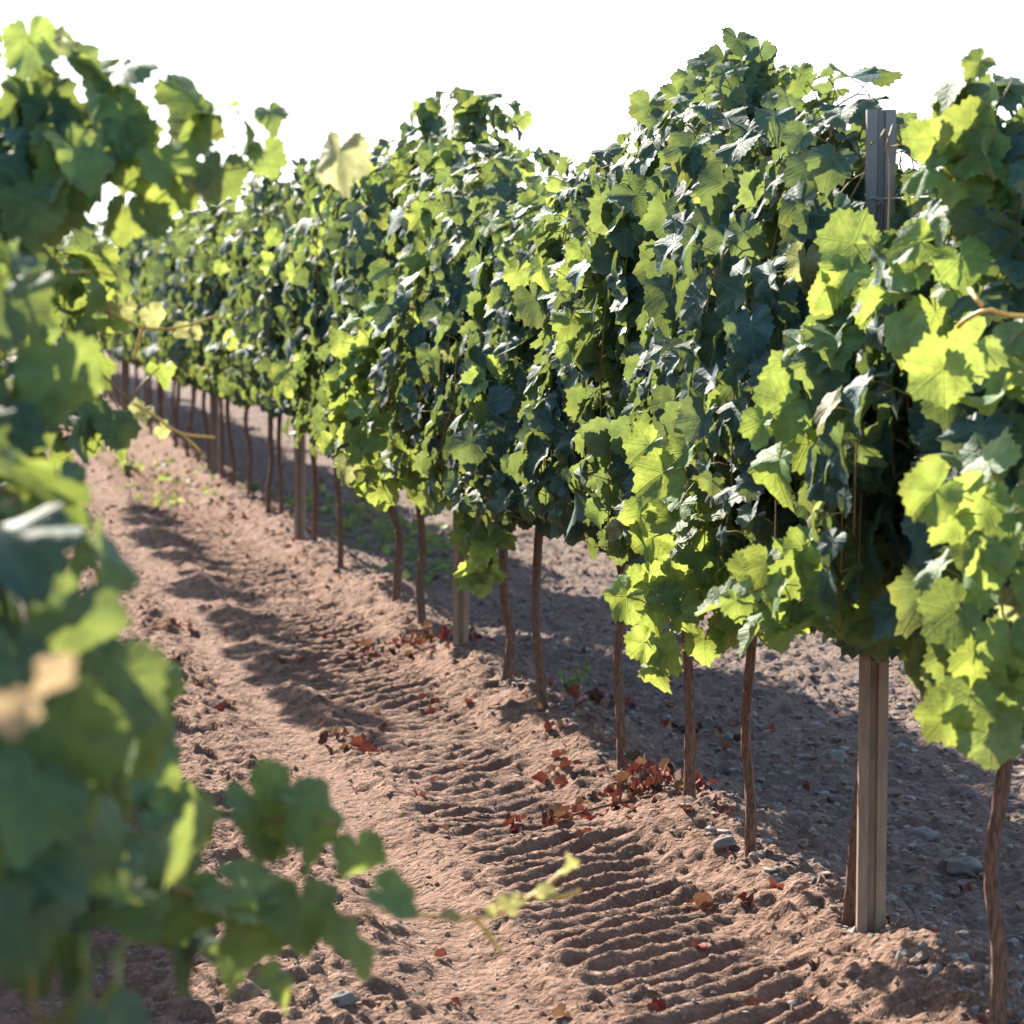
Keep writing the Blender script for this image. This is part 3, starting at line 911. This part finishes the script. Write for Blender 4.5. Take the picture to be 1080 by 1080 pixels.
def left_extra_d(root, fol, canes, base, outward):
    o = lambda p: unit(np.array((.6, -.7, .25)) + rv(.3))
    # lit shoot tips along the edge of the row, and the arching one that hangs over the track
    clothe(fol, canes, [at(*q) - base for q in [(0, 330, 4.99), (60, 300, 4.99), (100, 310, 4.99), (125, 325, 4.99)]], o, size=(.045, .065), step=.05, per=2, age=(.3, .0))
    clothe(fol, canes, [at(*q) - base for q in [(-10, 420, 5.0), (40, 370, 5.0), (75, 350, 5.0), (95, 365, 5.0)]], o, size=(.05, .072), step=.05, per=2, age=(.35, .05))
    clothe(fol, canes, [at(*q) - base for q in [(-10, 320, 5.0), (40, 270, 5.0), (70, 262, 5.0), (88, 280, 5.0)]], o, size=(.05, .072), step=.05, per=2, age=(.35, .05))
    clothe(fol, canes, [at(*q) - base for q in [(-10, 500, 4.9), (30, 460, 4.9), (70, 450, 4.9), (95, 470, 4.9), (105, 490, 4.9)]], o, size=(.05, .07), step=.045, per=2, age=(.4, .1))
    clothe(fol, canes, [at(*q) - base for q in [(0, 440, 4.99), (60, 390, 4.99), (110, 395, 4.99), (140, 425, 4.99), (165, 440, 4.99)]], o, size=(.05, .07), step=.07, age=(.3, .0))
    clothe(fol, canes, [at(*q) - base for q in [(100, 395, 5.10), (125, 430, 5.20), (134, 480, 5.20), (138, 530, 5.20), (142, 570, 5.20)]], o, size=(.026, .040), step=.026, petiole=.022, radius=.0016, per=2, age=(.1, .0), start=16)
    gold = [[(140, 425, 4.99), (165, 440, 4.99), (190, 457, 4.99), (230, 462, 4.99)], [(190, 457, 4.99), (205, 470, 4.99), (212, 478, 4.99)], [(110, 325, 4.99), (150, 345, 4.99), (190, 345, 4.99), (232, 332, 4.99)], [(150, 345, 4.99), (140, 380, 4.99)]]
    for pp in (gold[:2], gold[2:]):
        link('golden_twig', tube_mesh('golden_twig', [(resample([at(*q) - base for q in p], .01), .0028) for p in pp], M_GOLD, 6), root)
    for (px, py, s) in ((150, 432, .03), (172, 452, .022), (160, 330, .03), (190, 348, .024), (125, 322, .035), (205, 350, .018)):
        fol.add(at(px, py, 5.0) - base, unit(np.array((.2, -.7, .5)) + rv(.3)), np.array((.4, 0, -.6)) + rv(.3), s, np.array((.16, .145, .06)))


left = [(2.55, 1.75, left_extra_a, 'out of focus vine closest to the lens, leafy shoot reaching low over the track'),
        (3.40, 1.85, left_extra_b, 'blurred vine forming a dark leaf wall beyond the closest out of focus vine'),
        (4.25, 1.88, left_extra_c, 'blurred vine with crown against the sky, long shoot ending in a yellow leaf'),
        (5.10, 1.85, left_extra_d, 'vine with sunlit yellow shoot tips and a thin shoot hanging over the track')]
for k, (yy, top, ex, lab) in enumerate(left):
    build_vine(LEFT_X, yy, 'high', lab, G_LEFT, top, .3, .27, 12, .44, .7, seed=70 + k, extra=ex, core=.1)
yy, k = 6.0, 80
while yy < 34:
    def strip_shade_shoots(root, fol, canes, base, outward):  # unseen tall shoots added to throw the shade strip on the track
        for i in range(5):
            y_ = rnd.uniform(-.44, .44); x_ = rnd.uniform(.24, .32)
            clothe(fol, canes, [np.array((0, y_, .8)), np.array((x_ * .6, y_, 1.5)), np.array((x_, y_ + rnd.gauss(0, .1), 2.2)), np.array((x_ + .10, y_ + rnd.gauss(0, .1), 2.75))], outward, size=(.085, .12), step=.07, per=2, start=22)
    tall = 13.4 < yy < 23.5  # vines here moved over and kept low to shape that shade strip
    build_vine(LEFT_X + (.22 if tall else 0), yy, 'low', 'unseen vine behind the blurred leaf wall, casting shade over the wheel track', 'hidden vines casting shade on the track', (1.35 if tall else 1.85) + rnd.uniform(-.12, .15), .3, .26,
               16, .44, .68, seed=k, size=(.085, .12), step=.08, extra=strip_shade_shoots if tall else None)
    yy += .9; k += 1

# ------------------------------------------------------------------ the next row, behind: a few meshes shared by copies
proto = [build_vine(HID_X, 12.3 + .9 * i, 'low', 'vine of the next row, glimpsed through gaps in the leaves', 'vines of the next row behind', 1.9 + .1 * (i % 2), .3, .3, 15, .44, .72, seed=130 + i, size=(.085, .12), step=.08) for i in range(4)]
for i in range(4, 30):
    src = proto[i % 4]
    r = src.copy(); C.objects.link(r); r.location = (HID_X, 12.3 + .9 * i, src.location.z)
    for ch in src.children:
        c = ch.copy(); C.objects.link(c); c.parent = r

# ------------------------------------------------------------------ fallen leaves
DRY = [(.15, .028, .022), (.19, .042, .028), (.09, .026, .022), (.06, .032, .028), (.27, .12, .06), (.14, .026, .022), (.20, .05, .032)]


def dry_leaf(fol, x, y, z, s, flat=.5):
    n = unit(np.array((0, 0, 1)) + rv(flat))
    t = rv(1)
    fol.add(np.array((x, y, z)), n, t, s, np.array(rnd.choice(DRY)) * rnd.uniform(.7, 1.3))


def ground_pt(px, py, z=-.04):
    d = 5.0
    for _ in range(40):
        p = at(px, py, d)
        d += (p[2] - z) * 8 * .25
    return at(px, py, d)


def curled(lod='mid'):
    f = Foliage(lod)
    return f


# strongly curled dry-leaf shapes
for kkind in ('mid',):
    dl = []
    for V, T, P in LEAVES[kkind]:
        W = V.copy()
        # rolled about a slanting axis and crumpled, as vine leaves dry
        a_ = rnd.uniform(0, 3.14); ca_, sa_ = math.cos(a_), math.sin(a_)
        u_ = W[:, 0] * ca_ + (W[:, 1] - .3) * sa_; w_ = -W[:, 0] * sa_ + (W[:, 1] - .3) * ca_
        kk = rnd.uniform(1.3, 2.4)
        W[:, 0] = np.sin(u_ * kk) / kk + rng.normal(0, .03, len(u_)); W[:, 2] = W[:, 2] * .6 + (1 - np.cos(u_ * kk)) / kk + .25 * w_ ** 2 * rnd.choice((1, -1)); W[:, 1] = w_
        dl.append((W, T, P))
    LEAVES['dry'] = dl
piles = [(690, 848, .18, .10, 110, 'in the large red heap beside the second trunk beyond the near post'),
         (575, 862, .16, .04, 22, 'lying along the fallen twig by the large red heap'),
         (745, 955, .06, .04, 6, 'on the bank just before the large near post'),
         (372, 780, .12, .08, 16, 'in the orange red clump on the smooth wheel rut'),
         (190, 658, .11, .08, 10, 'in the lone clump far out on the sunlit soil'),
         (430, 688, .30, .12, 46, 'in the dark red heap before the second steel post'),
         (600, 822, .10, .06, 8, 'on the tyre ridges upslope of the large red heap'),
         (350, 672, .20, .10, 12, 'strewn pale at the upper edge of the wheel track'),
         (640, 748, .22, .10, 18, 'in the shade behind the fourth trunk beyond the near post'),
         (745, 775, .18, .1, 16, 'in the shade behind the second trunk beyond the near post'),
         (915, 990, .05, .04, 8, 'caught against the foot of the large near post')]
dry_protos = []
for i in range(14):
    f = Foliage('dry')
    f.add(np.zeros(3), np.array((0, 0, 1.)), np.array((0, 1., 0)), 1.0, np.array(DRY[i % len(DRY)]) * rnd.uniform(.75, 1.2))
    dry_protos.append(f.mesh('fallen_leaf'))
for (px, py, rx, ry, n, lab) in piles:
    c = ground_pt(px, py)
    for i in range(n):
        x, y_ = rnd.gauss(0, rx * .5), rnd.gauss(0, ry * 1.2)
        h = max(0, 1 - abs(x) / rx) * .06 * (n > 30)
        o = link('fallen_leaf', rnd.choice(dry_protos))
        o.location = (c[0] + x, c[1] + y_, gz(c[0] + x, c[1] + y_) + .01 + rnd.random() * h)
        o.rotation_euler = (rnd.gauss(0, .7), rnd.gauss(0, .7), rnd.uniform(0, 6.28))
        o.scale = (rnd.uniform(.020, .038),) * 3
        tag(o, 'crumpled leaf ' + lab, 'fallen leaf', 'fallen leaves ' + lab)
f = Foliage('dry')
for i in range(560):
    y_ = 5 + 20 * rnd.random() ** 1.4 if i < 400 else rnd.uniform(15, 26)
    x = ROW_X - .1 - .12 * (i >= 400) + rnd.gauss(0, .35) if rnd.random() < .65 else rnd.uniform(.6, 4)
    dry_leaf(f, x, y_, gz(x, y_) + .006, rnd.uniform(.012, .03), .4)
tag(link('fallen_leaves', f.mesh('fallen_leaves')), 'single dry leaves and scraps strewn over the soil', 'leaf litter', kind='stuff')
tw = [ground_pt(*q) + np.array((0, 0, .03)) for q in ((488, 858), (560, 859), (640, 858), (715, 862))]
for p in tw: p[2] = gz(p[0], p[1]) + .02
tag(link('fallen_twig', tube_mesh('fallen_twig', [(resample(tw, .03), .004)], M_BARK, 7)), 'dry vine twig lying across the tyre ridges among red leaves', 'twig')

# ------------------------------------------------------------------ stones, gravel, clods
def ico(sub):
    bm = bmesh.new(); bmesh.ops.create_icosphere(bm, subdivisions=sub, radius=1)
    v = np.array([p.co[:] for p in bm.verts]); f = np.array([[q.index for q in p.verts] for p in bm.faces]); bm.free()
    return v, f


def scatter(n, fx, smin, smax, sub, cols, squash=.65, pw=2.2):
    V0, F0 = ico(sub)
    nv = len(V0)
    X, Y = fx(n)
    Z = ground_h(X, Y)
    s = smin + (smax - smin) * rng.random(n) ** pw * 1.0
    a = rng.uniform(0, 6.28, n)
    ax = np.stack([s * rng.uniform(.75, 1.3, n), s * rng.uniform(.75, 1.3, n), s * rng.uniform(.5, .95, n) * squash / .65], -1)
    W = V0[None] * (1 + .34 * (rng.random((n, nv, 1)) - .5) * 2) * ax[:, None, :]
    ca, sa = np.cos(a)[:, None], np.sin(a)[:, None]
    x, y = W[:, :, 0] * ca - W[:, :, 1] * sa, W[:, :, 0] * sa + W[:, :, 1] * ca
    W = np.stack([x + X[:, None], y + Y[:, None], W[:, :, 2] + Z[:, None] + s[:, None] * .02], -1)
    Fs = (F0[None] + (np.arange(n) * nv)[:, None, None]).reshape(-1, 3)
    c = np.array(cols)[rng.integers(0, len(cols), n)] * rng.uniform(.75, 1.2, (n, 1))
    return W.reshape(-1, 3), Fs, np.repeat(c, nv, 0)


def alley(n):
    Y = 5.2 + 15 * rng.random(n) ** 1.7
    return rng.uniform(.3, 2.3, n), Y


def verge(n):
    Y = 5.2 + 15 * rng.random(n) ** 1.6
    return 2.05 + 2.3 * rng.random(n), Y


GREY = [(.19, .165, .15), (.24, .21, .19), (.15, .12, .105), (.25, .22, .20), (.20, .15, .12)]
TAN = [(.25, .165, .12), (.20, .13, .095), (.30, .215, .16), (.17, .11, .08)]
va, fa, ca_ = scatter(20000, verge, .003, .018, 1, GREY + TAN[:2])
vb, fb, cb = scatter(5000, alley, .002, .009, 1, TAN + GREY[:2], pw=3.2)
tag(link('gravel', raw_mesh('gravel', np.concatenate([va, vb]), np.concatenate([fa, fb + len(va)]), M_STONE, False, np.concatenate([ca_, cb]))), 'gravel and small stones on the soil', 'gravel', kind='stuff')
vc, fc, cc_ = scatter(7000, alley, .002, .010, 1, [(.26, .16, .11), (.22, .13, .09), (.32, .21, .15)], pw=3.4)
tag(link('soil_clods', raw_mesh('soil_clods', vc, fc, M_STONE, False, cc_)), 'crumbled clods of dry soil', 'soil', kind='stuff')
for (px, py, s, lab) in ((1018, 916, .042, 'pale rounded grey stone in the shade on the far side of the bank'), (880, 806, .035, 'flat pale stone at the border of the sunlit soil'),
                         (362, 1056, .024, 'light grey stone by the lower tips of the blurred leaves'), (765, 908, .026, 'pale stony clod on the bank between the two nearest slim trunks'),
                         (975, 878, .03, 'small grey stone in the shade beside the near post'), (843, 868, .028, 'small whitish stone beside the first trunk beyond the near post'),
                         (835, 1057, .018, 'round pebble below the tyre ridges'), (276, 824, .03, 'whitish stone beside the blurred leaves at the shade edge')):
    c = ground_pt(px, py)
    V0, F0 = ico(3)
    nz_ = 1.5 * vnoise(V0[:, 0] * 1.9 + px, V0[:, 1] * 1.9 + V0[:, 2] * 2.6, 3) + .9 * vnoise(V0[:, 0] * 4 + px, V0[:, 1] * 4 + V0[:, 2] * 3, 5)
    o = link('stone', raw_mesh('stone', V0 * (1 + .5 * nz_[:, None]) * s * np.array((1.25, .95, .7)), F0, M_STONE, True, np.full((len(V0), 3), .17) * np.array((1.05, .95, .88))))
    o.location = (c[0], c[1], gz(c[0], c[1]) + s * .12)
    o.rotation_euler = (0, 0, rnd.uniform(0, 6))
    tag(o, lab, 'stone', 'larger stones')

# ------------------------------------------------------------------ weeds
def weed(px, py, h, n, lab, size=.02):
    c = ground_pt(px, py)
    root = empty('weed', (c[0], c[1], gz(c[0], c[1])))
    tag(root, lab, 'weed', 'small green weeds')
    f, stems = Foliage('low'), []
    for k in range(n):
        a = rnd.uniform(0, 6.28); l = rnd.uniform(.5, 1) * h
        pts = [np.array((0, 0, -.01)), np.array((math.cos(a) * l * .25, math.sin(a) * l * .25, l * .6)), np.array((math.cos(a) * l * .5, math.sin(a) * l * .5, l))]
        clothe(f, stems, pts, lambda p: unit(np.array((math.cos(a), math.sin(a), .8))), size=(size * .7, size * 1.2), step=.025, petiole=.02, radius=.0018, age=(.3, .1))
    link('stems', tube_mesh('stems', stems, M_CANE, 5), root)
    link('leaves', f.mesh('leaves'), root)


weed(602, 738, .13, 6, 'small leafy green weed behind the fourth trunk beyond the near post')
weed(135, 500, .12, 9, 'pale weed tuft beside the track below the yellow twig', .03)
weed(265, 530, .12, 7, 'low pale weed at the feet of the blurred far trunks', .03)
f = Foliage('low')
for i in range(820):
    if i < 320:
        y_ = 19.5 + 12 * rnd.random(); x = ROW_X - .35 + rnd.gauss(0, .22)
    else:
        y_ = 13.5 + 7 * rnd.random(); x = 2.75 + rnd.gauss(0, .22)
    if vnoise(np.array([x * 2.]), np.array([y_ * .8]), 44)[0] < -.05: continue
    f.add(np.array((x, y_, gz(x, y_) + rnd.uniform(0, .06))), unit(np.array((0, 0, 1)) + rv(.6)), rv(1), rnd.uniform(.02, .045), leaf_tint(rnd.uniform(0, .5)))
tag(link('weeds', f.mesh('weeds')), 'low green weeds growing by the far trunks', 'weeds', kind='stuff')
print('VERTS', sum(len(o.data.vertices) for o in S.objects if o.type == 'MESH'))
